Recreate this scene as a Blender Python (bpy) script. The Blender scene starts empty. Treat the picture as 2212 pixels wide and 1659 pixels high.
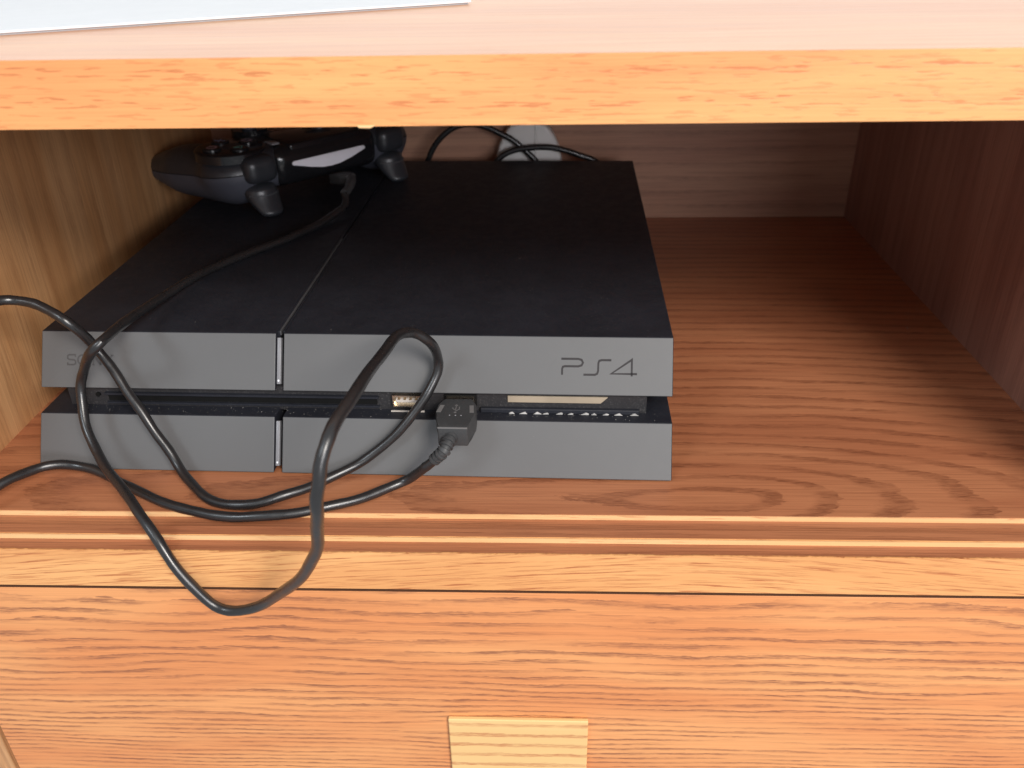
import bpy, bmesh, math, random
from mathutils import Vector, Matrix
random.seed(7)
C = bpy.context.scene.collection
S = bpy.context.scene
MM = 0.001

# ---------------------------------------------------------------- camera
cam_d = bpy.data.cameras.new('camera'); cam = bpy.data.objects.new('camera', cam_d); C.objects.link(cam)
S.camera = cam
cam_d.sensor_width = 36.0; cam_d.lens = 1853.58/2212*36; cam_d.clip_start = 0.01; cam_d.clip_end = 50
cam_d.dof.use_dof = True; cam_d.dof.focus_distance = 0.355; cam_d.dof.aperture_fstop = 16
PITCH, ROLL, YAW = -0.5178, -0.0201, 0.0449
fw = Vector((-math.sin(YAW)*math.cos(PITCH), math.cos(YAW)*math.cos(PITCH), math.sin(PITCH)))
rr = fw.cross(Vector((0,0,1))).normalized(); uu = rr.cross(fw)
r2 = math.cos(ROLL)*rr + math.sin(ROLL)*uu; u2 = -math.sin(ROLL)*rr + math.cos(ROLL)*uu
m = Matrix((r2, u2, -fw)).transposed().to_4x4()
m.translation = Vector((84.45, -297.86, 215.57))*MM
cam.matrix_world = m

# ---------------------------------------------------------------- light of the room
S.view_settings.view_transform = 'Standard'; S.view_settings.look = 'None'
S.view_settings.exposure = 0.0; S.view_settings.gamma = 1.0
w = bpy.data.worlds.new('World'); S.world = w; w.use_nodes = True
bg = w.node_tree.nodes['Background']; bg.inputs[0].default_value = (0.90, 0.95, 1.0, 1); bg.inputs[1].default_value = 0.47

def area(name, loc, target, sx, sy, watts, col):
    d = bpy.data.lights.new(name, 'AREA'); d.shape = 'RECTANGLE'; d.size = sx; d.size_y = sy
    d.energy = watts; d.color = col
    o = bpy.data.objects.new(name, d); C.objects.link(o); o.location = loc
    o.rotation_euler = (Vector(target)-Vector(loc)).to_track_quat('-Z', 'Y').to_euler()
    return o
area('window_light', (0.95, -1.65, 1.30), (0.05, 0.0, 0.02), 0.62, 0.55, 47, (1.0, 0.94, 0.87))
area('low_fill_light', (0.92, -1.6, 0.50), (-0.05, 0.15, 0.06), 1.0, 0.35, 14, (0.97, 0.96, 1.0))  # added fill lamp, brightens the deep shelf and left wall
area('second_window_light', (-0.75, -1.05, 1.15), (0.0, 0.0, 0.03), 0.40, 0.45, 6.5, (0.84, 0.93, 1.0))
area('top_sheen_light', (0.1, 1.7, 0.62), (0.08, 0.1, 0.17), 3.4, 0.8, 13, (1.0, 0.93, 0.88))  # added unseen lamp, stands in for a bright backdrop mirrored in the top board

# ---------------------------------------------------------------- node helpers
class NT:
    def __init__(s, name):
        s.mat = bpy.data.materials.new(name); s.mat.use_nodes = True
        s.t = s.mat.node_tree; s.n = s.t.nodes; s.l = s.t.links
        s.b = s.n['Principled BSDF']
    def _in(s, sock, v):
        if hasattr(v, 'links') or hasattr(v, 'is_output'): s.l.new(v, sock)
        else: sock.default_value = v
    def math(s, op, a, b=0.0, c=None, clamp=False):
        k = s.n.new('ShaderNodeMath'); k.operation = op; k.use_clamp = clamp
        s._in(k.inputs[0], a); s._in(k.inputs[1], b)
        if c is not None: s._in(k.inputs[2], c)
        return k.outputs[0]
    def xyz(s):
        tc = s.n.new('ShaderNodeTexCoord'); sp = s.n.new('ShaderNodeSeparateXYZ'); s.l.new(tc.outputs['Object'], sp.inputs[0])
        return [s.math('MULTIPLY', sp.outputs[i], 1000.0) for i in range(3)]
    def comb(s, a, b, c):
        k = s.n.new('ShaderNodeCombineXYZ')
        for i, v in enumerate((a, b, c)): s._in(k.inputs[i], v)
        return k.outputs[0]
    def noise(s, vec, scale=1.0, detail=2.0, rough=0.5):
        k = s.n.new('ShaderNodeTexNoise'); s.l.new(vec, k.inputs['Vector'])
        k.inputs['Scale'].default_value = scale; k.inputs['Detail'].default_value = detail; k.inputs['Roughness'].default_value = rough
        return k.outputs[0]
    def ramp(s, v, a, b, lo=0.0, hi=1.0, smooth=True):
        k = s.n.new('ShaderNodeMapRange'); s._in(k.inputs[0], v)
        k.interpolation_type = 'SMOOTHSTEP' if smooth else 'LINEAR'
        k.inputs[1].default_value = a; k.inputs[2].default_value = b; k.inputs[3].default_value = lo; k.inputs[4].default_value = hi
        return k.outputs[0]
    def mix(s, f, a, b, mode='MIX'):
        k = s.n.new('ShaderNodeMix'); k.data_type = 'RGBA'; k.blend_type = mode
        s._in(k.inputs[0], f)
        for i, v in ((6, a), (7, b)):
            if isinstance(v, tuple): v = v if len(v) == 4 else (*v, 1)
            s._in(k.inputs[i], v)
        return k.outputs[2]
    def bump(s, h, strength, dist):
        k = s.n.new('ShaderNodeBump'); s._in(k.inputs['Height'], h)
        k.inputs['Strength'].default_value = strength; k.inputs['Distance'].default_value = dist
        s.l.new(k.outputs[0], s.b.inputs['Normal'])

def wood(name, axes, base, light, dark, off=(0, 0, 0), ring_sp=6.0, ring_amt=0.5, wob=6.0, wob_u=0.012,
         pore_u=0.07, pore_v=0.9, pore_t=0.60, pore_amt=0.6, fibre=0.10, rough=0.4, knot=None, spec=0.5,
         line_amt=0.0, peak=None, ragged=0.6, dense=None, late_w=(0.45, 0.85), patch=0.6):
    """oak veneer; axes = (along the grain, across it, third axis). Growth rings are drawn as rows of ragged
    pore dashes; knot = cathedral figure, peak = gentle arch of the whole figure, dense = rings crowd below v0"""
    t = NT(name); P = t.xyz()
    P = [t.math('ADD', P[i], float(off[i])) for i in range(3)]
    u, v, q = P[axes[0]], P[axes[1]], P[axes[2]]
    M = lambda a, b: t.math('MULTIPLY', a, b)
    A = lambda a, b: t.math('ADD', a, b)
    def nz(a, b, c, det=2.0, ro=0.5, vv=None): return t.noise(t.comb(M(u, a), M(vv if vv is not None else v, b), M(q, c)), 1.0, det, ro)
    if peak:
        du = t.math('SUBTRACT', u, float(peak[0]))
        v = A(v, M(t.math('SQRT', A(M(du, du), 900.0)), peak[1]))
    n1 = nz(wob_u, 0.035, 0.02)
    n2 = nz(0.05, 0.25, 0.05, 3.0, 0.6)
    n7 = nz(0.22, 0.5, 0.2, 2.0, 0.6)
    vv = v
    if dense:
        dd = t.math('MAXIMUM', t.math('SUBTRACT', float(dense[0]), v), 0.0)
        vv = t.math('SUBTRACT', vv, M(M(dd, dd), dense[1]))
    if knot:
        ku, kv, ka, kk = knot
        du = t.math('SUBTRACT', u, float(ku)); du = M(M(du, ka), t.ramp(du, -50.0, 50.0, 0.55, 1.35))
        dv = t.math('SUBTRACT', v, float(kv))
        vv = t.math('SQRT', A(A(M(du, du), M(dv, dv)), kk))
    vv = A(vv, M(t.math('SUBTRACT', n1, 0.5), wob*2))
    vv = A(vv, M(t.math('SUBTRACT', n2, 0.5), 2.4))
    vv = A(vv, M(t.math('SUBTRACT', n7, 0.5), ragged*1.6))
    ph = t.math('FRACT', t.math('DIVIDE', vv, ring_sp))
    late = M(t.ramp(ph, late_w[0], late_w[1]), t.ramp(ph, 1.0, 0.95))
    brk = t.ramp(nz(0.016, 0.16, 0.1, 2.0, 0.6), 0.5-patch*0.2, 0.62)
    n3 = nz(pore_u, pore_v, pore_v*0.3, 2.0, 0.55)
    n4 = nz(0.018, 3.2, 1.0, 3.0, 0.6)
    n5 = nz(0.006, 0.04, 0.03)
    n6 = nz(0.16, 3.0, 1.0, 2.0, 0.6)
    n8 = nz(0.012, 1.1, 0.4, 3.0, 0.65)
    c = t.mix(t.ramp(n5, 0.35, 0.65), base, light)
    rag = t.ramp(n6, 0.36, 0.60, 0.25, 1.0)
    d = M(M(M(late, brk), rag), ring_amt)
    pore = M(t.ramp(n3, pore_t, pore_t+0.07), A(M(late, 0.5), 0.55))
    d = t.math('MAXIMUM', d, M(M(pore, pore_amt), t.ramp(n6, 0.3, 0.5, 0.6, 1.0)))
    if line_amt: d = t.math('MAXIMUM', d, M(t.ramp(n8, 0.50, 0.66), line_amt))
    c = t.mix(t.math('MINIMUM', d, 1.0), c, dark)
    f = t.ramp(n4, 0.3, 0.7, 1.0-fibre, 1.0+fibre, False)
    cc = t.n.new('ShaderNodeVectorMath'); cc.operation = 'SCALE'; t.l.new(c, cc.inputs[0]); t.l.new(f, cc.inputs['Scale'])
    t.l.new(cc.outputs[0], t.b.inputs['Base Color'])
    t.l.new(t.ramp(n4, 0.3, 0.7, rough-0.05, rough+0.07), t.b.inputs['Roughness'])
    t.b.inputs['Specular IOR Level'].default_value = spec
    t.bump(A(M(d, -1.0), M(n4, 0.4)), 0.35, 0.00014)
    return t.mat

m_top = wood('oak_top', (0, 1, 2), (0.64, 0.31, 0.16), (0.70, 0.38, 0.20), (0.44, 0.17, 0.075), ring_amt=0.3, pore_amt=0.35, fibre=0.08, rough=0.34, ring_sp=9, line_amt=0.4)
m_edge = wood('oak_top_edge', (0, 2, 1), (0.70, 0.285, 0.105), (0.76, 0.36, 0.135), (0.47, 0.135, 0.045), off=(31, 11, 5), ring_sp=9.0, ring_amt=0.22, wob=3.0, pore_u=0.10, pore_v=1.15, pore_t=0.555, pore_amt=0.66, fibre=0.07, rough=0.40, line_amt=0.10)
m_rail = wood('oak_front_rail', (0, 2, 1), (0.68, 0.315, 0.115), (0.74, 0.375, 0.145), (0.42, 0.135, 0.045), off=(0, 8, 0), ring_sp=3.6, ring_amt=0.55, wob=3.0, wob_u=0.02, pore_u=0.045, pore_v=1.4, pore_t=0.54, pore_amt=0.95, fibre=0.06, rough=0.42, peak=(135, 0.085), ragged=0.3, late_w=(0.6, 0.85), patch=0.9)
m_drawer = wood('oak_drawer', (0, 2, 1), (0.65, 0.245, 0.088), (0.73, 0.325, 0.125), (0.21, 0.072, 0.038), off=(0, 40, 3), ring_sp=7.6, ring_amt=0.84, wob=12.0, wob_u=0.009, pore_u=0.035, pore_v=0.9, pore_t=0.60, pore_amt=0.35, fibre=0.09, rough=0.40, ragged=1.5, dense=(-20, 0.009), late_w=(0.35, 0.75), patch=1.1, line_amt=0.10)
m_pull = wood('pale_ash', (0, 2, 1), (0.74, 0.47, 0.20), (0.80, 0.54, 0.25), (0.50, 0.20, 0.08), off=(0, 11.5, 3), ring_sp=6.6, ring_amt=1.0, wob=1.2, wob_u=0.01, pore_u=0.07, pore_v=0.8, pore_t=0.68, pore_amt=0.4, fibre=0.04, rough=0.42, ragged=0.7, late_w=(0.6, 0.75), patch=2.0)
RED = dict(base=(0.415, 0.152, 0.070), light=(0.485, 0.193, 0.090), dark=(0.17, 0.052, 0.024))
m_floor = wood('red_oak_shelf', (0, 1, 2), **RED, ring_sp=8.4, ring_amt=0.80, wob=4.2, wob_u=0.013, pore_u=0.022, pore_v=1.2, pore_t=0.57, pore_amt=0.40, fibre=0.14, rough=0.36, knot=(151, -14, 0.215, 2.0), line_amt=0.34, ragged=1.3, late_w=(0.5, 0.75), patch=1.5)
m_lip = wood('red_oak_rail', (0, 1, 2), **RED, off=(0, 4, 0), ring_sp=4.0, ring_amt=0.4, wob=2, pore_u=0.03, pore_v=0.9, pore_t=0.62, pore_amt=0.5, fibre=0.18, rough=0.36, line_amt=0.5)
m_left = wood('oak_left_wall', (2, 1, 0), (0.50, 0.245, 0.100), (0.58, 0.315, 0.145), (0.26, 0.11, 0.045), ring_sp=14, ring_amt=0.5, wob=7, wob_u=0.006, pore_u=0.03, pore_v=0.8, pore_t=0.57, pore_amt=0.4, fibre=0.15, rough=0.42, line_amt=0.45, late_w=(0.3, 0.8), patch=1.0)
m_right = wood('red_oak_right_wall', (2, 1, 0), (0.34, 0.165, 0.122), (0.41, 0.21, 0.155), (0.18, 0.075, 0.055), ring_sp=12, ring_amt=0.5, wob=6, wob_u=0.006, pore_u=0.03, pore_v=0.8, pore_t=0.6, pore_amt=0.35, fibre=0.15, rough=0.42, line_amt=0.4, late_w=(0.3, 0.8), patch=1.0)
m_back = wood('red_oak_back', (0, 2, 1), (0.45, 0.235, 0.155), (0.52, 0.29, 0.19), (0.20, 0.095, 0.065), off=(40, 3, 0), ring_sp=11, ring_amt=0.55, wob=4, wob_u=0.006, pore_u=0.03, pore_v=0.7, pore_t=0.6, pore_amt=0.3, fibre=0.14, rough=0.42, line_amt=0.35, patch=1.0)
m_raw = wood('raw_edge_wood', (0, 2, 1), (0.72, 0.44, 0.20), (0.78, 0.50, 0.25), (0.5, 0.2, 0.09), ring_sp=5, ring_amt=0.2, fibre=0.08, rough=0.5)

def plastic(name, col, rough, spec=0.5, rvar=0.05, grain=0.0, mott=0.06, dust=0.0, dust_col=(0.30, 0.29, 0.28), gscale=3.0, metal=0.0):
    t = NT(name); P = t.xyz(); v = t.comb(*P)
    n = t.noise(v, 0.045, 3.0, 0.6)
    c = t.mix(t.ramp(n, 0.3, 0.7), tuple(x*(1-mott) for x in col), tuple(min(1, x*(1+mott)) for x in col))
    if dust:
        d = t.noise(v, 1.4, 3.0, 0.65); big = t.noise(v, 0.05, 2.0, 0.5)
        k = t.math('MULTIPLY', t.ramp(d, 0.50, 0.80), t.math('MULTIPLY', t.ramp(big, 0.3, 0.7, 0.3, 1.0), dust))
        c = t.mix(k, c, dust_col)
    t.l.new(c, t.b.inputs['Base Color'])
    r = t.noise(v, 0.2, 3.0, 0.6)
    t.l.new(t.ramp(r, 0.3, 0.7, rough-rvar, rough+rvar), t.b.inputs['Roughness'])
    t.b.inputs['Specular IOR Level'].default_value = spec; t.b.inputs['Metallic'].default_value = metal
    if grain: t.bump(t.noise(v, gscale, 2.0, 0.6), grain, 0.00006)
    return t.mat
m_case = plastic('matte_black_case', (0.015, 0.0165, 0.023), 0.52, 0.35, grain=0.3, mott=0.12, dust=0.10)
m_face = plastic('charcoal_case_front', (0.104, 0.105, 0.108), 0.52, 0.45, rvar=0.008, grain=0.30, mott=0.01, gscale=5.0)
m_core = plastic('black_core', (0.022, 0.021, 0.023), 0.5, 0.4, grain=0.3, dust=0.30)
m_gloss = plastic('gloss_black', (0.012, 0.012, 0.014), 0.16, 0.5)
m_void = plastic('slot_dark', (0.004, 0.004, 0.004), 0.7, 0.2)
m_button = plastic('grey_button', (0.22, 0.22, 0.235), 0.35, 0.5, grain=0.2)
m_led = plastic('pale_dot', (0.75, 0.77, 0.8), 0.35)
m_engrave = plastic('engraved_dark', (0.035, 0.032, 0.034), 0.6, 0.2)
m_beige = plastic('beige_strip', (0.33, 0.27, 0.20), 0.6, 0.4, mott=0.1)
m_faint = plastic('faint_engraving', (0.060, 0.058, 0.060), 0.5)
m_gap_shade = plastic('gap_shade', (0.11, 0.05, 0.028), 0.8, 0.2)  # dark brown painted as shade in the drawer gap
m_line = plastic('worn_line', (0.075, 0.075, 0.08), 0.4)
m_tooth = plastic('dusty_tooth', (0.42, 0.41, 0.40), 0.7, mott=0.3)
m_metal = plastic('port_metal', (0.85, 0.74, 0.60), 0.28, 0.5, metal=1.0)
m_tongue = plastic('port_tongue', (0.55, 0.50, 0.46), 0.4)
m_cord = plastic('black_cord', (0.015, 0.0145, 0.0155), 0.31, 0.75, grain=0.10, dust=0.05, gscale=1.0)
m_plug = plastic('plug_rubber', (0.040, 0.041, 0.043), 0.52, 0.45, grain=0.5, dust=0.25, gscale=3)
m_plug_pale = plastic('plug_mark', (0.15, 0.145, 0.145), 0.55, grain=0.2)
m_pad_up = plastic('controller_upper', (0.024, 0.026, 0.032), 0.38, 0.6, grain=0.2)
m_pad_low = plastic('controller_lower', (0.062, 0.066, 0.085), 0.55, 0.4, grain=0.3)
m_shoulder = plastic('shoulder_plastic', (0.028, 0.031, 0.037), 0.36, 0.6)
m_trigger_highlight = plastic('trigger_highlight', (0.07, 0.073, 0.08), 0.4)  # paler tone, highlight painted into the colour
m_lightbar = plastic('white_diffuser', (0.84, 0.83, 0.90), 0.35, 0.5, mott=0.02)
m_white = plastic('white_plastic', (0.78, 0.77, 0.75), 0.45, 0.5, mott=0.03)
m_paper = plastic('white_paper', (0.76, 0.79, 0.82), 0.6, 0.3, mott=0.01)
m_paper_edge = plastic('paper_edge', (0.45, 0.48, 0.52), 0.7, 0.2)
m_pink = plastic('pink_ink', (0.45, 0.25, 0.27), 0.5); m_green = plastic('green_ink', (0.12, 0.32, 0.28), 0.5)
m_blue = plastic('blue_ink', (0.22, 0.25, 0.40), 0.5); m_mauve = plastic('mauve_ink', (0.42, 0.30, 0.36), 0.5)
m_ink = plastic('grey_ink', (0.33, 0.33, 0.36), 0.5)
m_dust = plastic('dust', (0.30, 0.285, 0.265), 0.9, 0.1)

# ---------------------------------------------------------------- mesh helpers (all sizes in millimetres)
def link(name, bm, mats, parent=None, smooth=False, mat_world=None):
    me = bpy.data.meshes.new(name)
    bmesh.ops.scale(bm, vec=(MM, MM, MM), verts=bm.verts)
    bmesh.ops.recalc_face_normals(bm, faces=bm.faces)
    bm.to_mesh(me); bm.free()
    for mt in (mats if isinstance(mats, (list, tuple)) else [mats]): me.materials.append(mt)
    for pl in me.polygons: pl.use_smooth = smooth
    if smooth: me.set_sharp_from_angle(angle=math.radians(38))
    o = bpy.data.objects.new(name, me); C.objects.link(o)
    if parent: o.parent = parent
    return o
def box(bm, a, b, bev=0.0, seg=2, mi=0):
    vs = [bm.verts.new((x, y, z)) for x in (a[0], b[0]) for y in (a[1], b[1]) for z in (a[2], b[2])]
    fs = [bm.faces.new([vs[i] for i in f]) for f in ((0,1,3,2),(4,6,7,5),(0,4,5,1),(2,3,7,6),(0,2,6,4),(1,5,7,3))]
    for f in fs: f.material_index = mi
    if bev:
        es = list({e for f in fs for e in f.edges})
        bmesh.ops.bevel(bm, geom=es, offset=bev, segments=seg, profile=0.5, affect='EDGES')
    return vs
def prism(bm, pts, fn, d0, d1, bev=0.0, seg=2, mi=0):
    """polygon pts (2-D) extruded from d0 to d1; fn(a, b, d) gives the 3-D point"""
    A = [bm.verts.new(fn(a, b, d0)) for a, b in pts]; B = [bm.verts.new(fn(a, b, d1)) for a, b in pts]
    n = len(pts); fs = [bm.faces.new(A), bm.faces.new(list(reversed(B)))]
    for i in range(n): fs.append(bm.faces.new((A[i], B[i], B[(i+1) % n], A[(i+1) % n])))
    for f in fs: f.material_index = mi
    if bev:
        es = list({e for f in fs for e in f.edges})
        bmesh.ops.bevel(bm, geom=es, offset=bev, segments=seg, profile=0.5, affect='EDGES')
def catmull(P, k=6):
    P = [Vector(p) for p in P]; out = []
    for i in range(len(P)-1):
        p0 = P[max(i-1, 0)]; p1 = P[i]; p2 = P[i+1]; p3 = P[min(i+2, len(P)-1)]
        def tj(ti, a, b): return ti + max((b-a).length, 1e-4)**0.5
        t0 = 0; t1 = tj(t0, p0, p1); t2 = tj(t1, p1, p2); t3 = tj(t2, p2, p3)
        for j in range(k):
            t = t1+(t2-t1)*j/k
            A1 = p0*((t1-t)/(t1-t0)) + p1*((t-t0)/(t1-t0)); A2 = p1*((t2-t)/(t2-t1)) + p2*((t-t1)/(t2-t1)); A3 = p2*((t3-t)/(t3-t2)) + p3*((t-t2)/(t3-t2))
            B1 = A1*((t2-t)/(t2-t0)) + A2*((t-t0)/(t2-t0)); B2 = A2*((t3-t)/(t3-t1)) + A3*((t-t1)/(t3-t1))
            out.append(B1*((t2-t)/(t2-t1)) + B2*((t-t1)/(t2-t1)))
    out.append(P[-1])
    return out
def tube(bm, pts, rad, n=12, mi=0):
    pts = [Vector(p) for p in pts]; N = len(pts)
    rads = rad if isinstance(rad, (list, tuple)) else [rad]*N
    T = [(pts[min(i+1, N-1)]-pts[max(i-1, 0)]).normalized() for i in range(N)]
    up = Vector((0, 0, 1)) if abs(T[0].z) < 0.9 else Vector((1, 0, 0))
    a = (up-T[0]*up.dot(T[0])).normalized(); rings = []
    for i in range(N):
        a = (a-T[i]*a.dot(T[i])).normalized(); b = T[i].cross(a)
        rings.append([bm.verts.new(pts[i]+(a*math.cos(2*math.pi*k/n)+b*math.sin(2*math.pi*k/n))*rads[i]) for k in range(n)])
    for i in range(N-1):
        for k in range(n):
            f = bm.faces.new((rings[i][k], rings[i][(k+1) % n], rings[i+1][(k+1) % n], rings[i+1][k])); f.material_index = mi
    for R_ in (rings[0], list(reversed(rings[-1]))):
        f = bm.faces.new(R_); f.material_index = mi
def stroke(bm, pts, wd, fn, d=0.06, mi=0):
    """flat ribbon along a 2-D polyline, laid on a surface by fn(a, b, height)"""
    P = [Vector(p) for p in pts]; N = len(P); closed = (P[0]-P[-1]).length < 1e-6
    if closed: P = P[:-1]; N -= 1
    L, R_ = [], []
    for i in range(N):
        if closed: a, b = P[(i-1) % N], P[(i+1) % N]
        else: a, b = P[max(i-1, 0)], P[min(i+1, N-1)]
        p = P[i]
        d1 = (p-a).normalized() if (p-a).length > 1e-9 else (b-p).normalized()
        d2 = (b-p).normalized() if (b-p).length > 1e-9 else d1
        t = (d1+d2); t = t.normalized() if t.length > 1e-6 else d1
        nn = Vector((-t.y, t.x)); k = wd/2/max(0.45, abs(nn.dot(Vector((-d1.y, d1.x)))))
        L.append(p+nn*k); R_.append(p-nn*k)
    lt = [[bm.verts.new(fn(q.x, q.y, h)) for q in X] for X, h in ((L, d), (R_, d), (L, -0.2), (R_, -0.2))]
    rng = range(N) if closed else range(N-1)
    for i in rng:
        j = (i+1) % N
        for A, B in ((lt[0], lt[1]), (lt[2], lt[0]), (lt[1], lt[3])):
            f = bm.faces.new((A[i], A[j], B[j], B[i])); f.material_index = mi
    if not closed:
        for i in (0, N-1):
            bm.faces.new((lt[0][i], lt[1][i], lt[3][i], lt[2][i]))
def empty(name, loc, rz=0.0):
    o = bpy.data.objects.new(name, None); C.objects.link(o); o.location = Vector(loc)*MM; o.rotation_euler = (0, 0, rz)
    o.empty_display_size = 0.02
    return o
def tag(o, label, cat, group=None):
    o['label'] = label; o['category'] = cat
    if group: o['group'] = group

# ---------------------------------------------------------------- the cabinet
XL, XR, YB, YF = -162.85, 309.6, 337.2, -46.0
TB, TT = 158.1, 177.2
cab = empty('tv_cabinet', (73, 150, -140))
tag(cab, 'orange oak veneer television cabinet with an open shelf above a wide drawer', 'cabinet')
def cpart(name, bm, mt, parent=None, smooth=False):
    o = link(name, bm, mt, smooth=smooth)
    p = parent or cab
    o.parent = p
    # geometry is given in world millimetres: undo the parent's place
    o.matrix_parent_inverse = Matrix.Translation(-Vector((73, 150, -140))*MM) if p is cab else Matrix.Identity(4)
    return o
# top board, slightly worn arris
bm = bmesh.new(); box(bm, (XL-40, YF+0.3, TB+0.1), (XR+40, 352, TT), 0.5, 2); cpart('top_board', bm, m_top)
bm = bmesh.new()
box(bm, (XL-40, YF-0.6, TB), (XR+40, YF+0.3, TT+0.15))
edge = cpart('edge_banding', bm, m_edge)
# a little chip of torn veneer on the lower arris of the board
bm = bmesh.new(); prism(bm, [(30.2, 157.6), (33.6, 157.5), (35.2, 158.4), (29.6, 158.4)], lambda a, b, d: (a, d, b), YF-0.9, YF+0.2, 0.2, 1)
cpart('veneer_chip', bm, m_raw)
# shelf floor and its two sliding-door grooves
bm = bmesh.new(); box(bm, (XL, -25.0, -20.8), (XR, YB, 0.0)); cpart('shelf_floor', bm, m_floor)
prof = [(-25.0, -2.5), (-33.4, -2.5), (-34.0, -0.1), (-39.1, -0.1), (-39.3, -2.5), (-45.9, -2.5), (-45.9, -20.8), (-25.0, -20.8)]
bm = bmesh.new(); N_ = 60
xs = [XL+(XR-XL)*i/N_ for i in range(N_+1)]
rows = [[bm.verts.new((x, y, z)) for y, z in prof] for x in xs]
for i in range(N_):
    for k in range(len(prof)):
        k2 = (k+1) % len(prof)
        f = bm.faces.new((rows[i][k], rows[i+1][k], rows[i+1][k2], rows[i][k2]))
        f.material_index = 1 if k in (3, 5) else 0
bm.faces.new(rows[0]); bm.faces.new(list(reversed(rows[-1])))
cpart('door_track', bm, [m_lip, m_rail])
# pale front faces of the two drops (the floor's own edge band)
bm = bmesh.new(); box(bm, (XL, -25.35, -2.45), (XR, -25.0, -0.25)); cpart('groove_edge', bm, m_raw)
bm = bmesh.new(); box(bm, (XL, -39.75, -2.45), (XR, -39.3, -0.35)); cpart('groove_edge', bm, m_raw)
bm = bmesh.new()
# front rail: veneer strip whose top arris is a little ragged
random.seed(3); n = 420
top = [(XL+(XR-XL)*i/n, -2.35+random.uniform(-0.16, 0.16)+0.12*math.sin(i*0.21)) for i in range(n+1)]
prism(bm, top+[(XR, -20.7), (XL, -20.7)], lambda a, b, d: (a, d, b), YF-0.5, YF+0.1)
cpart('front_rail', bm, m_rail)
# drawer front, dark strip painting the shade of its gap, side panels
bm = bmesh.new(); box(bm, (XL+2.0, YF-0.5, -260), (XR-2.0, YF+17, -22.15), 0.2, 2)
drawer = cpart('drawer', bm, m_drawer)
bm = bmesh.new(); box(bm, (XL+2.3, YF-0.35, -22.17), (XR-2.3, YF+16.5, -22.02)); o = link('drawer_gap_shade', bm, m_gap_shade); o.parent = drawer  # thin dark strip, makes the gap line read as shadow
bm = bmesh.new(); box(bm, (42.6, YF-2.6, -240), (103.2, YF-0.45, -93.6), 0.6, 3)
pull = link('drawer_pull', bm, m_pull); pull.parent = drawer
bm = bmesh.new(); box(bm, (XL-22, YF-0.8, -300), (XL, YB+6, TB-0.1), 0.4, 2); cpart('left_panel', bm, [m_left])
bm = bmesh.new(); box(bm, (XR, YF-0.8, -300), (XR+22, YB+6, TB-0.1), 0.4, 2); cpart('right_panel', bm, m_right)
bm = bmesh.new(); box(bm, (XL, YB, -300), (XR, YB+6, TB-0.1)); cpart('back_panel', bm, m_back)

# ---------------------------------------------------------------- the console
PSI = -0.025; SL = 0.5719; H1, H2, HT = 21.73, 31.30, 53.0; HW = 137.5; DP = 276.0
con = empty('game_console', (0, 0, 0), PSI)
tag(con, 'flat black game console of two stacked slabs with grey slanted front on the shelf', 'game console')
def panel(name, x0, x1, z0, z1, mt):
    bm = bmesh.new()
    def fn(a, b, d): return (d, a, b)
    prism(bm, [(SL*z0, z0), (SL*z1, z1), (SL*z1+DP, z1), (SL*z0+DP, z0)], fn, x0, x1, 0.55, 3)
    # the slanted front is the paler face: it is a separate moulding, same plane
    bm.normal_update()
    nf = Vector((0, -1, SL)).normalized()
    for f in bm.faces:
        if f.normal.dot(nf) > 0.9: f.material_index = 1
    return link(name, bm, mt, con)
GX0, GX1 = -32.6, -29.3
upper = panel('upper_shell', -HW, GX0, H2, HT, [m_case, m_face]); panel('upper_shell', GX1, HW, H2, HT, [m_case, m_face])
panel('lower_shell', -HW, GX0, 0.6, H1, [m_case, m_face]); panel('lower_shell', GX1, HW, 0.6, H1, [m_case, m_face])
def F(x, z, h=0.0):                        # point on the slanted front, h proud of it
    k = 1/math.sqrt(1+SL*SL)
    return (x, SL*z-h*k, z+h*SL*k)
# middle body between the slabs, with the recess that holds slot and ports
bm = bmesh.new(); box(bm, (-127, 20.2, H1-1), (127, 268, H2+1)); link('middle_body', bm, m_core, con)
bm = bmesh.new(); box(bm, (GX0-0.2, 38, 1.5), (GX1+0.2, 270, HT-0.9)); link('light_strip', bm, m_gloss, con)
for a_, b_ in ((GX0-0.1, GX0+0.85), (GX1-0.85, GX1+0.1)):
    bm = bmesh.new(); box(bm, (a_, SL*HT+2.2, HT-3), (b_, SL*HT+DP-0.5, HT-0.04), 0.0); link('groove_rib', bm, m_case, con)
bm = bmesh.new(); box(bm, (GX0+0.9, SL*HT+2.2, HT-2), (GX0+1.5, SL*HT+118, HT-0.02), 0.0); link('light_line', bm, m_line, con)
bm = bmesh.new(); box(bm, (GX0-0.1, 34, 2.0), (GX1+0.1, 40, HT-1.2)); link('groove_floor', bm, m_void, con)
for z0, z1, nm in ((H2, HT, 'eject_button'), (0.6, H1, 'power_button')):
    bm = bmesh.new()
    prism(bm, [(z0+2.6, 0), (z1-1.6, 0), (z1-1.6, 1), (z0+2.6, 1)], lambda a, b, d: F(d, a, -0.8 if b == 0 else -4.0), GX0+0.25, GX0+1.95, 0.25, 2)
    bt = link(nm, bm, m_button, con, True)
    bm = bmesh.new()
    prism(bm, [(GX0+1.1+0.42*math.cos(t), z0+3.9+0.42*math.sin(t)) for t in [i*math.pi/5 for i in range(10)]], lambda a, b, d: F(a, b, d), -1.2, -0.70)
    link('status_dot', bm, m_led, bt)
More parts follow.
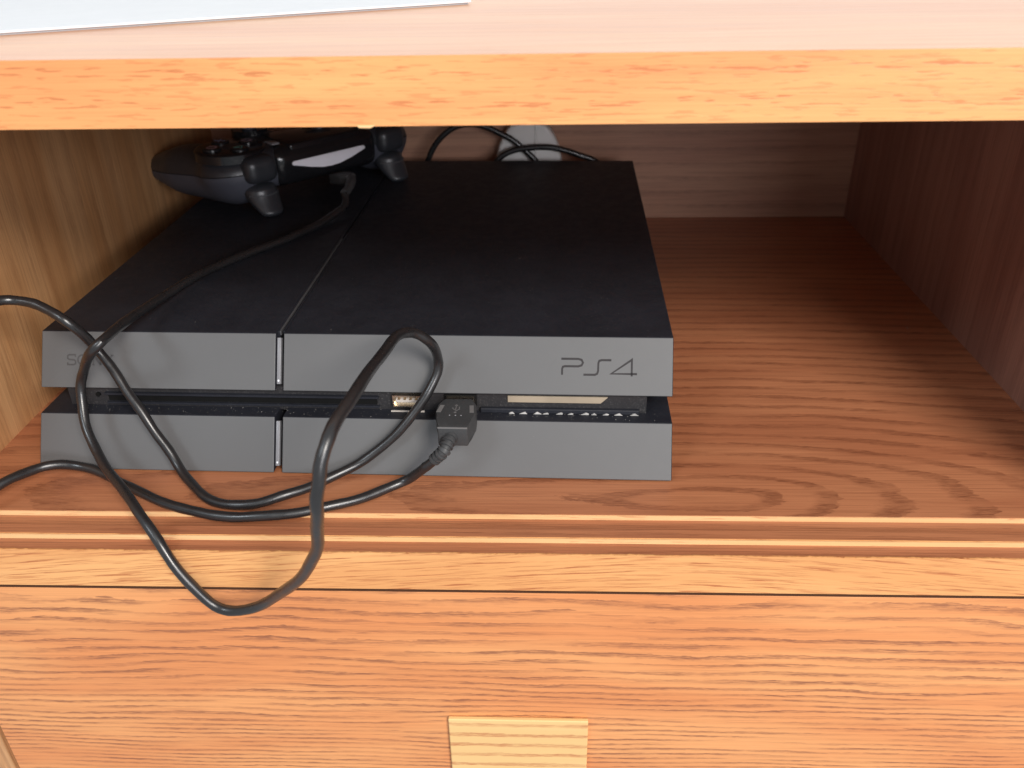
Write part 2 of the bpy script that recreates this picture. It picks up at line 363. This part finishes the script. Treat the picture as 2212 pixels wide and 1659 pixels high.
# disc slot, eject hole, ports, label strip
bm = bmesh.new()
box(bm, (-110, 18.6, 27.6), (12, 20.2, 28.6)); box(bm, (-110, 19.0, 23.0), (12, 20.2, 23.9)); link('slot_lip', bm, m_case, con)
bm = bmesh.new(); box(bm, (-109, 19.6, 24.4), (11, 20.3, 27.2)); link('disc_slot', bm, m_void, con)
bm = bmesh.new()
prism(bm, [(-113.5+1.1*math.cos(t*math.pi/6), 27.2+1.1*math.sin(t*math.pi/6)) for t in range(12)], lambda a, b, d: (a, d, b), 19.4, 20.3)
link('eject_hole', bm, m_void, con)
def port(x0, x1, z0, z1, full):
    bm = bmesh.new(); w_ = 0.55
    box(bm, (x0, 17.9, z0), (x1, 20.3, z0+w_)); box(bm, (x0, 17.9, z1-w_), (x1, 20.3, z1))
    box(bm, (x0, 17.9, z0+w_), (x0+w_, 20.3, z1-w_)); box(bm, (x1-w_, 17.9, z0+w_), (x1, 20.3, z1-w_))
    fr = link('usb_port', bm, m_metal, con)
    bm = bmesh.new(); box(bm, (x0+w_, 19.8, z0+w_), (x1-w_, 20.4, z1-w_)); link('port_inside', bm, m_metal, fr)
    bm = bmesh.new(); box(bm, (x0+1.4, 17.6, z0+2.5), (x1-1.4, 20.0, z0+3.9), 0.15, 1); link('port_tongue', bm, m_tongue, fr)
    for q in range(4):
        bm = bmesh.new(); box(bm, (x0+2.3+q*2.5, 17.5, z0+3.88), (x0+3.4+q*2.5, 20.0, z0+4.02)); link('contact', bm, m_metal, fr)
port(18.2, 31.4, 24.2, 29.9, True)
bm = bmesh.new(); box(bm, (17.2, 17.6, H1+0.2), (31.8, 18.2, H1+0.75)); link('port_lip', bm, m_tongue, con)
bm = bmesh.new(); box(bm, (40.5, 19.4, 24.2), (54.5, 20.3, 29.9)); link('usb_port', bm, m_void, con)
bm = bmesh.new(); prism(bm, [(67.8, 26.6), (107.5, 26.6), (110.5, 29.6), (67.8, 29.6)], lambda a, b, d: (a, d, b), 19.4, 20.25, 0.1, 1); link('label_strip', bm, m_beige, con)
bm = bmesh.new(); box(bm, (56, 18.2, H1+0.1), (124, 20.3, H1+2.2), 0.3, 1); link('vent_bar', bm, m_case, con)
me_t = None; random.seed(11)
for i in range(11):
    x = 69.5+i*5.15+random.uniform(-0.9, 0.9); s_ = random.uniform(0.6, 1.1)
    bm = bmesh.new()
    q_ = [random.uniform(-0.5, 0.5) for _ in range(6)]; prism(bm, [(x-1.7*s_+q_[0], 0), (x+1.6*s_+q_[1], 0), (x+0.9+q_[2], 0.6*s_), (x+0.2+q_[3], 1.1*s_), (x-0.6+q_[4]*0.5, 0.7*s_)], lambda a, b, d: (a, d, H1+0.15+b), 17.5, 18.1, 0.12, 1)
    link('vent_tooth', bm, m_tooth, con)
# lettering on the front: maker's name (left) and the model mark (right)
def arc(cx, cy, rx, ry, a0, a1, n=8): return [(cx+rx*math.cos(math.radians(a0+(a1-a0)*i/n)), cy+ry*math.sin(math.radians(a0+(a1-a0)*i/n))) for i in range(n+1)]
bm = bmesh.new()
Z0 = 38.9; X0 = 90.4; k = 32.0/680; kz = 6.4/150
def lp(pts): return [(X0+(a-975)*k, Z0+(580-b)*kz) for a, b in pts]
stroke(bm, lp([(978, 442), (1130, 442), (1160, 450), (1172, 474), (1160, 497), (1130, 506), (1010, 506), (992, 512), (986, 530), (986, 580)]), 0.80, F)
stroke(bm, lp([(1425, 450), (1340, 450), (1318, 456), (1310, 475), (1308, 545), (1300, 567), (1280, 577), (1178, 577)]), 0.80, F)
stroke(bm, lp([(1655, 566), (1425, 566), (1608, 444), (1608, 586)]), 0.80, F)
link('model_mark', bm, m_engrave, con)
bm = bmesh.new()
def letters(bm, x, z, h, wd):
    # wide slab-serif capitals
    def T(pts, ox): return [(x+ox+a*h, z+b*h) for a, b in pts]
    stroke(bm, T([(0.95, 0.78), (0.95, 1.0), (0.2, 1.0), (0.02, 0.9), (0.02, 0.64), (0.2, 0.52), (0.8, 0.48), (0.98, 0.36), (0.98, 0.1), (0.8, 0.0), (0.03, 0.0), (0.03, 0.22)], 0), wd, F)
    stroke(bm, [(x+1.85*h+a, z+b) for a, b in [(0.6*h*math.cos(t*math.pi/10), 0.5*h+0.5*h*math.sin(t*math.pi/10)) for t in range(21)]], wd, F)
    o = 2.95*h
    stroke(bm, T([(0, 0), (0.36, 0)], o), wd*0.6, F); stroke(bm, T([(0.18, 0), (0.18, 1.0)], o), wd, F); stroke(bm, T([(0.0, 1.0), (0.3, 1.0)], o), wd*0.6, F)
    stroke(bm, T([(0.2, 1.0), (1.05, 0.0)], o), wd*1.2, F); stroke(bm, T([(1.05, 0.0), (1.05, 1.0)], o), wd, F); stroke(bm, T([(0.88, 1.0), (1.24, 1.0)], o), wd*0.6, F)
    o = 4.35*h
    stroke(bm, T([(0.0, 1.0), (0.36, 1.0)], o), wd*0.6, F); stroke(bm, T([(0.16, 1.0), (0.6, 0.45)], o), wd*1.2, F); stroke(bm, T([(1.04, 1.0), (0.6, 0.45)], o), wd, F)
    stroke(bm, T([(0.85, 1.0), (1.2, 1.0)], o), wd*0.6, F); stroke(bm, T([(0.6, 0.47), (0.6, 0.0)], o), wd, F); stroke(bm, T([(0.4, 0.0), (0.8, 0.0)], o), wd*0.6, F)
letters(bm, -125.6, 40.2, 3.75, 0.62)
link('maker_name', bm, m_faint, con)
for x in (-120, 120):
    for y in (25, 250):
        bm = bmesh.new(); prism(bm, [(x+6*math.cos(t*math.pi/8), y+6*math.sin(t*math.pi/8)) for t in range(16)], lambda a, b, d: (a, b, d), 0.0, 0.8)
        link('rubber_foot', bm, m_void, con)

# ---------------------------------------------------------------- charging cable
CAB = [(43.7, -14.0, 22.6), (38.7, -13.0, 16.7), (32.7, -12.0, 10.9), (26.6, -6.6, 3.2), (12.9, -17.4, 3.0), (-4.5, -25.4, 2.4), (-22.0, -30.6, 2.4), (-40.4, -31.5, 2.4), (-56.5, -28.1, 2.4), (-76.4, -21.0, 2.6), (-94.5, -10.3, 3.5), (-109.1, -3.1, 5.9), (-122.9, -2.7, 8.0), (-132.7, -10.4, 9.0), (-137.6, -22.2, 10.0), (-150.0, -36.0, 6.0), (-163.0, -62.0, 6.0), (-178.0, -77.0, 25.0), (-181.0, -78.0, 55.0), (-170.0, -58.0, 76.0), (-150.0, -22.0, 80.0), (-138.0, 15.6, 75.8), (-129.1, 16.7, 74.9), (-119.7, 15.6, 72.2), (-107.6, 10.0, 67.6), (-106.6, 19.9, 52.4), (-97.5, 13.7, 41.9), (-87.8, 7.6, 29.6), (-78.6, 2.3, 16.7), (-71.4, -2.8, 4.0), (-58.5, -16.9, 3.2), (-46.9, -23.2, 2.4), (-35.2, -23.9, 2.4), (-21.0, -19.1, 4.0), (-8.0, -9.4, 4.0), (6.3, -0.4, 7.7), (20.4, 3.7, 17.5), (32.3, 9.5, 30.1), (38.7, 13.8, 39.9), (39.8, 18.1, 47.5), (37.8, 5.6, 62.5), (31.0, 4.6, 67.3), (26.9, -13.6, 72.1), (27.5, -62.0, 84.2), (24.7, -87.3, 84.4), (21.8, -97.9, 80.2), (19.2, -100.9, 71.1), (18.3, -101.8, 63.5), (15.7, -94.9, 47.6), (9.9, -86.7, 30.2), (-1.3, -77.2, 11.3), (-20.1, -60.0, -15.2), (-33.8, -56.0, -25.1), (-44.5, -54.0, -25.0), (-53.8, -53.0, -10.5), (-65.4, -46.0, 6.3), (-78.7, -33.0, 11.7), (-100.8, -8.8, 12.4), (-108.9, 1.0, 23.2), (-112.7, 9.2, 35.4), (-109.9, 11.4, 45.4), (-88.4, -10.0, 67.3), (-91.6, 18.3, 64.0), (-92.5, 55.2, 58.0), (-86.9, 86.0, 56.0), (-78.6, 109.3, 55.2), (-63.7, 132.5, 55.2), (-49.0, 154.0, 55.2), (-38.1, 178.4, 56.0), (-32.8, 191.3, 59.0), (-34.6, 195.0, 64.0)]
cable = empty('charging_cable', (43.6, -1.6, 2.0))
tag(cable, 'thick black charging cable looping over the console front and down past the drawer', 'cable')
def at(o, e):          # the part's mesh is in world millimetres
    o.parent = e; o.matrix_parent_inverse = e.matrix_basis.inverted(); return o
sm = catmull(CAB, 6)
fixed = sm[:]
for it in range(14):
    sm = [sm[0]]+[sm[i]*0.5+(sm[i-1]+sm[i+1])*0.25 for i in range(1, len(sm)-1)]+[sm[-1]]
# keep off the shelf and the console top after smoothing
def clear(p):
    if -25 < p.y < 17 and p.z < 2.15: p.z = 2.15
    if -46 < p.y <= -25 and -5 < p.z < 2.1: p.z = 2.1
    if p.y > 45 and p.z < 55.1 and -137 < p.x < 137: p.z = 55.1
    return p
random.seed(5)
ph_ = [random.uniform(0, 6.28) for _ in range(9)]
for i, p in enumerate(sm):
    if 8 < i < len(sm)-8:
        p.x += 0.35*math.sin(i*0.31+ph_[0])+0.18*math.sin(i*0.83+ph_[1]); p.z += 0.3*math.sin(i*0.27+ph_[2])+0.18*math.sin(i*0.71+ph_[3])
sm = [clear(p) for p in sm]
bm = bmesh.new(); tube(bm, sm, [2.05+0.05*math.sin(i*0.9)+0.04*math.sin(i*2.3) for i in range(len(sm))], 14); at(link('cord', bm, m_cord, None, True), cable)
# USB-A plug in the console's right-hand port (x 40.5..54.5 in console space)
cR = Matrix.Rotation(PSI, 3, 'Z')
def cw(x, y, z): return cR @ Vector((x, y, z))
pz = 26.9; px = 47.4
def plugpt(a, b, d): return cw(px+a, b, pz+d)
bm = bmesh.new()
prism(bm, [(-5.8, 14.5), (-8.1, 9.5), (-8.3, 3.0), (-6.3, -3), (-6.1, -8), (6.1, -8), (6.3, -3), (8.3, 3), (8.1, 9.5), (5.8, 14.5)], plugpt, -5.0, 4.1, 0.6, 3)
plug = at(link('usb_plug', bm, m_plug, None, True), cable)
def sub(name, bm, mt, smooth=False):
    o = link(name, bm, mt, None, smooth); o.parent = plug; return o
bm = bmesh.new(); prism(bm, [(-6, 14.4), (-6, 19.6), (6, 19.6), (6, 14.4)], plugpt, -2.3, 2.3, 0.2, 1); sub('plug_shell', bm, m_metal)
bm = bmesh.new()
prism(bm, [(-5.2, 8.8), (-7.0, 8.8), (-8.0, 3.4), (-6.2, 3.4)], plugpt, 4.05, 4.25); sub('grip_patch', bm, m_plug_pale)
bm = bmesh.new()
prism(bm, [(7.0, 8.8), (5.2, 8.8), (5.8, 3.4), (7.6, 3.4)], plugpt, 4.05, 4.25); sub('grip_patch', bm, m_plug_pale)
bm = bmesh.new()
def onplug(a, b, h): return cw(px+a, b, pz+4.1+h)
stroke(bm, [(-0.2, 3.6), (-0.2, 8.9)], 0.35, onplug); stroke(bm, [(-0.2, 5.0), (-1.5, 6.3), (-1.5, 7.2)], 0.35, onplug); stroke(bm, [(-0.2, 4.4), (1.2, 5.8), (1.2, 7.8)], 0.35, onplug)
stroke(bm, [(-0.7, 8.6), (-0.2, 9.5), (0.3, 8.6), (-0.7, 8.6)], 0.25, onplug); stroke(bm, arc(-0.2, 3.4, 0.4, 0.4, 0, 360, 8), 0.4, onplug)
sub('trident_mark', bm, m_plug_pale)
for q in (-2.2, 0.2, 2.5):
    bm = bmesh.new(); prism(bm, [(q+0.3*math.cos(t*math.pi/4), 1.0+0.3*math.sin(t*math.pi/4)) for t in range(8)], lambda a, b, h: onplug(a, b, h), -0.1, 0.1); sub('raised_dot', bm, m_ink)
bm = bmesh.new(); prism(bm, [(-6.0, -8.05), (6.0, -8.05), (6.0, -7.6), (-6.0, -7.6)], plugpt, 3.35, 3.95); sub('rear_ridge', bm, m_plug_pale)
a = cw(px-0.9, -7.0, pz-1.2); b = Vector(sm[0]); t1 = (Vector(sm[6])-Vector(sm[0])).normalized()
base_ = catmull([a, a+(b-a)*0.5+Vector((0, -0.6, 0.2)), b, b+t1*3.5, b+t1*7.0], 40)
L_ = [0.0]
for i in range(1, len(base_)): L_.append(L_[-1]+(base_[i]-base_[i-1]).length)
path, rad = [], []; k_ = 0; n_s = 90
for i in range(n_s):
    want = L_[-1]*i/(n_s-1)
    while k_ < len(L_)-2 and L_[k_+1] < want: k_ += 1
    f = i/(n_s-1); path.append(base_[k_].lerp(base_[k_+1], (want-L_[k_])/max(1e-6, L_[k_+1]-L_[k_])))
    w_ = (want % 2.1)/2.1
    rad.append((3.1*(1-f)+2.6*f)-(0.6 if w_ > 0.5 else 0.0))
bm = bmesh.new(); tube(bm, path, rad, 16); sub('strain_relief', bm, m_plug, True)
# micro plug at the controller end
# ---------------------------------------------------------------- controller
PHI = math.radians(47); OC = Vector((-46, 224, 53))
ctl = empty('game_controller', OC, PHI)
tag(ctl, 'black game controller with a white light bar lying on the back of the console', 'game controller')
def cl(x, y, z):
    return Vector((math.cos(PHI)*x-math.sin(PHI)*y, math.sin(PHI)*x+math.cos(PHI)*y, z))+OC
def ellip(bm, c, r, rot=None, sub_=3):
    ret = bmesh.ops.create_icosphere(bm, subdivisions=sub_, radius=1.0)
    M = Matrix.Translation(Vector(c)) @ (rot or Matrix.Identity(4)) @ Matrix.Diagonal((r[0], r[1], r[2], 1))
    bmesh.ops.transform(bm, matrix=M, verts=ret['verts'])
def body_mesh():
    bm = bmesh.new()
    box(bm, (-50, 6, 12), (50, 52, 35.5), 6.0, 4)
    for s in (-1, 1):
        ellip(bm, (s*50, 27, 23), (24, 23, 15.0))
        ellip(bm, (s*22, 48, 27), (14, 14, 12))
        n = 12
        for i in range(n+1):
            f = i/n
            f *= 1.08; x = 51+14.5*f**1.2; y = 28+56*f; z = 20.0-3.5*f; r = 23.0-5.5*f-14*max(0, f-0.72)
            ellip(bm, (s*x, y, z), (r*0.90, r, 18.0-3.0*f-13*max(0, f-0.70)), Matrix.Rotation(-0.08, 4, 'X'), 3)
    me = bpy.data.meshes.new('tmp'); bm.to_mesh(me); bm.free()
    o = bpy.data.objects.new('tmp', me); C.objects.link(o)
    r = o.modifiers.new('r', 'REMESH'); r.mode = 'VOXEL'; r.voxel_size = 1.5
    s_ = o.modifiers.new('s', 'SMOOTH'); s_.iterations = 34; s_.factor = 0.6
    dg = bpy.context.evaluated_depsgraph_get(); ev = o.evaluated_get(dg)
    out = bpy.data.meshes.new_from_object(ev)
    bpy.data.objects.remove(o); bpy.data.meshes.remove(me)
    return out
src = body_mesh()
def half(keep_top):
    bm = bmesh.new(); bm.from_mesh(src)
    # seam runs low at the grips, higher at the front
    r = bmesh.ops.bisect_plane(bm, geom=list(bm.verts)+list(bm.edges)+list(bm.faces), plane_co=(0, 40, 21.6 if keep_top else 21.1),
                               plane_no=Vector((0, 0.10, 1)), clear_inner=keep_top, clear_outer=not keep_top)
    es = [e for e in r['geom_cut'] if isinstance(e, bmesh.types.BMEdge)]
    bmesh.ops.holes_fill(bm, edges=es)
    return bm
def csmooth(name, bm, mt):
    o = link(name, bm, mt, ctl, True)
    return o
def melt(o, vox=0.7, it=8):
    r = o.modifiers.new('r', 'REMESH'); r.mode = 'VOXEL'; r.voxel_size = vox*MM; r.use_smooth_shade = True
    k = o.modifiers.new('s', 'SMOOTH'); k.iterations = it; k.factor = 0.6
    dg = bpy.context.evaluated_depsgraph_get(); old = o.data
    new = bpy.data.meshes.new_from_object(o.evaluated_get(dg)); o.modifiers.clear(); o.data = new; bpy.data.meshes.remove(old)
    for pl in new.polygons: pl.use_smooth = True
csmooth('upper_shell', half(True), m_pad_up)
csmooth('lower_shell', half(False), m_pad_low)
bm = bmesh.new(); bm.from_mesh(src); bmesh.ops.bisect_plane(bm, geom=list(bm.verts)+list(bm.edges)+list(bm.faces), plane_co=(0, 40, 22.6), plane_no=Vector((0, 0.10, 1)), clear_outer=True)
bmesh.ops.bisect_plane(bm, geom=list(bm.verts)+list(bm.edges)+list(bm.faces), plane_co=(0, 40, 20.1), plane_no=Vector((0, 0.10, 1)), clear_inner=True)
for v in bm.verts:
    n_ = v.normal.copy(); n_.z = 0
    v.co -= n_*0.7
link('seam', bm, m_void, ctl, True)
bm = bmesh.new(); box(bm, (-25.5, 5.5, 25), (25.5, 42, 36.6), 1.6, 3); csmooth('touchpad', bm, m_gloss)
bm = bmesh.new()
lb = [(-26.5, 24.6), (-26.8, 25.8), (-25.6, 26.9), (25.6, 26.9), (26.8, 25.8), (26.5, 24.6), (15, 21.6), (6, 19.8), (0, 19.5), (-6, 19.8), (-15, 21.6)]
prism(bm, lb, lambda a, b, d: (a, d+(b-18)*0.12, b), 2.0, 8, 0.6, 3); csmooth('light_bar', bm, m_lightbar)
bm = bmesh.new(); box(bm, (-38, 3.6, 12.0), (38, 24, 35.6), 7.5, 6); csmooth('front_face', bm, m_gloss)
for s in (-1, 1):
    # bumper: rounded cap; a gap; then the trigger that curls forward and down
    bm = bmesh.new()
    box(bm, (s*47.5-10.2, -0.4, 18.6), (s*47.5+10.2, 20, 34.2), 5.0, 5)
    melt(csmooth('shoulder_button', bm, m_shoulder), 0.7, 14)
    bm = bmesh.new()
    for k in range(15):
        f = k/14; ellip(bm, (s*47.5, 9.2-11.0*f**1.2, 14.2-11.6*f), (10.2-3.0*f*f, 9.8-5.2*f, 4.6-1.8*f))
    melt(csmooth('trigger', bm, m_shoulder), 0.6, 10)
    bm2 = bmesh.new()
    tube(bm2, [(s*47.5+d*9.55, 8.1-9.2*math.sqrt(1-(d*0.93)**2), 12.4) for d in [k/8-1 for k in range(17)]], 0.42, 8)
    link('trigger_highlight', bm2, m_trigger_highlight, ctl, True)  # pale raised line painting the highlight across the trigger
    bm = bmesh.new(); box(bm, (s*31-2.6, 11, 36.2), (s*31+2.6, 18, 37.6), 0.9, 3); ob = csmooth('option_button', bm, m_button)
    bm = bmesh.new()
    for q in range(5): stroke(bm, [(s*31-2.4+q*1.1, 20.2), (s*31-1.8+q*1.1, 20.2)], 0.7, lambda a, b, h: (a, b, 37.0+h))
    link('button_word', bm, m_ink, ctl)
    # round pad under the buttons, thumb sticks, d-pad
    bm = bmesh.new(); tube(bm, [(s*52, 28, 31), (s*52, 28, 35.6), (s*52, 28, 36.5), (s*52, 28, 36.6)], [21, 20.6, 19.6, 18.5], 40); csmooth('button_base', bm, m_gloss)
    bm = bmesh.new(); tube(bm, [(s*25, 52, 30), (s*25, 52, 39)], 11, 28); st = csmooth('stick_well', bm, m_gloss)
    bm = bmesh.new(); tube(bm, [(s*25, 52, 36), (s*25, 52, 43), (s*25, 52, 43.2), (s*25, 52, 46), (s*25, 52, 46.8), (s*25, 52, 46.0)], [4.5, 4.5, 9.2, 9.8, 9.0, 6.5], 28); csmooth('thumb_stick', bm, m_pad_low)
for (dx, dy), mt, sy in (((0, -11.5), m_green, 'tri'), ((-11.5, 0), m_pink, 'circ'), ((0, 11.5), m_blue, 'cross'), ((11.5, 0), m_mauve, 'sq')):
    X, Y = -52+dx, 28+dy
    bm = bmesh.new(); tube(bm, [(X, Y, 36), (X, Y, 37.7), (X, Y, 38.2), (X, Y, 38.3)], [5.3, 5.3, 4.8, 4.0], 28); b_ = csmooth('face_button', bm, m_gloss)
    bm = bmesh.new(); fz = lambda a, b, h: (a, b, 38.3+h)
    if sy == 'tri': stroke(bm, [(X-2.6, Y+1.6), (X+2.6, Y+1.6), (X, Y-2.8), (X-2.6, Y+1.6)], 0.6, fz)
    if sy == 'circ': stroke(bm, arc(X, Y, 2.8, 2.8, 0, 360, 20), 0.6, fz)
    if sy == 'sq': stroke(bm, [(X-2.3, Y-2.3), (X+2.3, Y-2.3), (X+2.3, Y+2.3), (X-2.3, Y+2.3), (X-2.3, Y-2.3)], 0.6, fz)
    if sy == 'cross': stroke(bm, [(X-2.4, Y-2.4), (X+2.4, Y+2.4)], 0.6, fz); stroke(bm, [(X-2.4, Y+2.4), (X+2.4, Y-2.4)], 0.6, fz)
    link('button_symbol', bm, mt, b_)
for dx, dy in ((0, -8), (0, 8), (8, 0), (-8, 0)):
    bm = bmesh.new(); box(bm, (52+dx-3.6, 28+dy-3.6, 36.5), (52+dx+3.6, 28+dy+3.6, 40), 1.2, 3); csmooth('direction_button', bm, m_pad_up)

# micro plug of the cable (cable's own part, in the controller's charging port)
bm = bmesh.new()
def mp(a, b, d): return cl(a, b, d)
prism(bm, [(-5.2, 2.6), (-5.2, -9), (-3.4, -15), (3.4, -15), (5.2, -9), (5.2, 2.6)], lambda a, b, d: cl(a+2, b+0.5, d-b*0.12), 8.5, 15.0, 1.3, 3)
mpl = at(link('micro_plug', bm, m_plug, None, True), cable)
a = cl(2, -14, 13.4); b = Vector(CAB[-1])
bm = bmesh.new(); tube(bm, catmull([a+(a-b)*0.0, a+(b-a)*0.35+Vector((1.0, -0.5, 0.6)), a+(b-a)*0.7+Vector((1.0, 0, 0.3)), b], 5), [3.0]*8+[2.6]*8, 14)
o = link('strain_relief', bm, m_plug, None, True); o.parent = mpl

# ---------------------------------------------------------------- behind the console
def at0(o): return o
bm = bmesh.new(); tube(bm, catmull([(-14, 330, 3), (-8, 322, 30), (-0.5, 318, 50.7), (5, 318, 61), (12.3, 318, 68.7), (20, 318, 73.6), (31, 318, 75.6), (42, 318, 73.5), (51.8, 318, 69), (61, 318, 64), (68.1, 318, 58), (78, 318, 48), (88, 320, 25), (96, 324, 3)], 6), 2.1, 12)
o = link('arched_cord', bm, m_cord, None, True); tag(o, 'black cord in a tall round arch behind the console beside the controller', 'cord', 'cords behind the console')
bm = bmesh.new(); tube(bm, catmull([(30, 326, 4), (38, 318, 32), (46, 313.5, 46), (53, 313, 54), (62, 313, 58.2), (75, 313, 60), (88, 313, 60), (99, 313, 57.5), (108, 313, 54.4), (120, 314, 49.5), (136, 320, 32), (148, 328, 6)], 6), 2.1, 12)
o = link('video_cord', bm, m_cord, None, True); tag(o, 'black cord in a low flat arch in front of the white adapter behind the console', 'cord', 'cords behind the console')
ad = empty('power_adapter', (72, 328, 0.5)); tag(ad, 'white rounded power adapter standing behind the console under the two black cords', 'adapter')
bm = bmesh.new()
out = [(-24.5, 0), (-24.5, 45), (-22, 57), (-18, 66), (-13, 72.5), (-7, 75), (7, 75), (13, 72.5), (18, 66), (22, 57), (24.5, 45), (24.5, 0)]
prism(bm, out, lambda a, b, d: (a, d, b), -5.5, 7.5, 3.0, 4); link('case', bm, m_white, ad, True)
bm = bmesh.new(); prism(bm, [(4.2, 50), (6.0, 50), (6.0, 74.0), (4.2, 74.0)], lambda a, b, d: (a, d, b), -6.0, -5.3, 0.3, 1); link('case_ridge', bm, m_white, ad)

# ---------------------------------------------------------------- sheet on top of the cabinet
pp = empty('paper_folder', (54, 81.3, TT)); pp.rotation_euler = (0, 0, math.atan2(74.6, 154.1))
tag(pp, 'white paper folder lying askew on top of the cabinet', 'folder')
bm = bmesh.new(); box(bm, (-330, 0, 0.75), (0, 230, 1.5), 0.15, 1); link('cover', bm, m_paper, pp)
bm = bmesh.new(); box(bm, (-329, 1.0, 0.05), (-1, 229, 0.75)); link('pages', bm, m_paper_edge, pp)

# ---------------------------------------------------------------- loose dust and crumbs
random.seed(21); bm = bmesh.new()
def fleck(c, r):
    c = Vector(c); vs = [bm.verts.new(c+Vector((random.uniform(-r, r), random.uniform(-r, r), random.uniform(0, r)))) for _ in range(4)]
    for f in ((0, 1, 2), (0, 1, 3), (0, 2, 3), (1, 2, 3)): bm.faces.new([vs[i] for i in f])
for i in range(150):
    x = random.uniform(-134, 135); y = 31+abs(random.gauss(0, 1))*70
    if y < 300: fleck(cR @ Vector((x, y, 53.02)), random.uniform(0.08, 0.22))
for i in range(50):
    x = random.uniform(-134, 135); z = random.choice((random.uniform(1, 20), random.uniform(33, 52)))
    fleck(cR @ Vector(F(x, z, 0.05)), random.uniform(0.08, 0.2))
for i in range(260): fleck(cR @ Vector((random.uniform(-125, 132), random.uniform(13.5, 19.5), H1+0.02)), random.uniform(0.12, 0.32))
for i in range(60): fleck((random.uniform(-150, 300), random.uniform(-44, 120), 0.05 if i % 2 else 0.02), random.uniform(0.1, 0.28))
fleck((288, 144, 0.05), 1.0)
o = link('dust', bm, m_dust); o['kind'] = 'stuff'; o['label'] = 'pale dust specks scattered over the console and shelf'
bpy.data.meshes.remove(src)
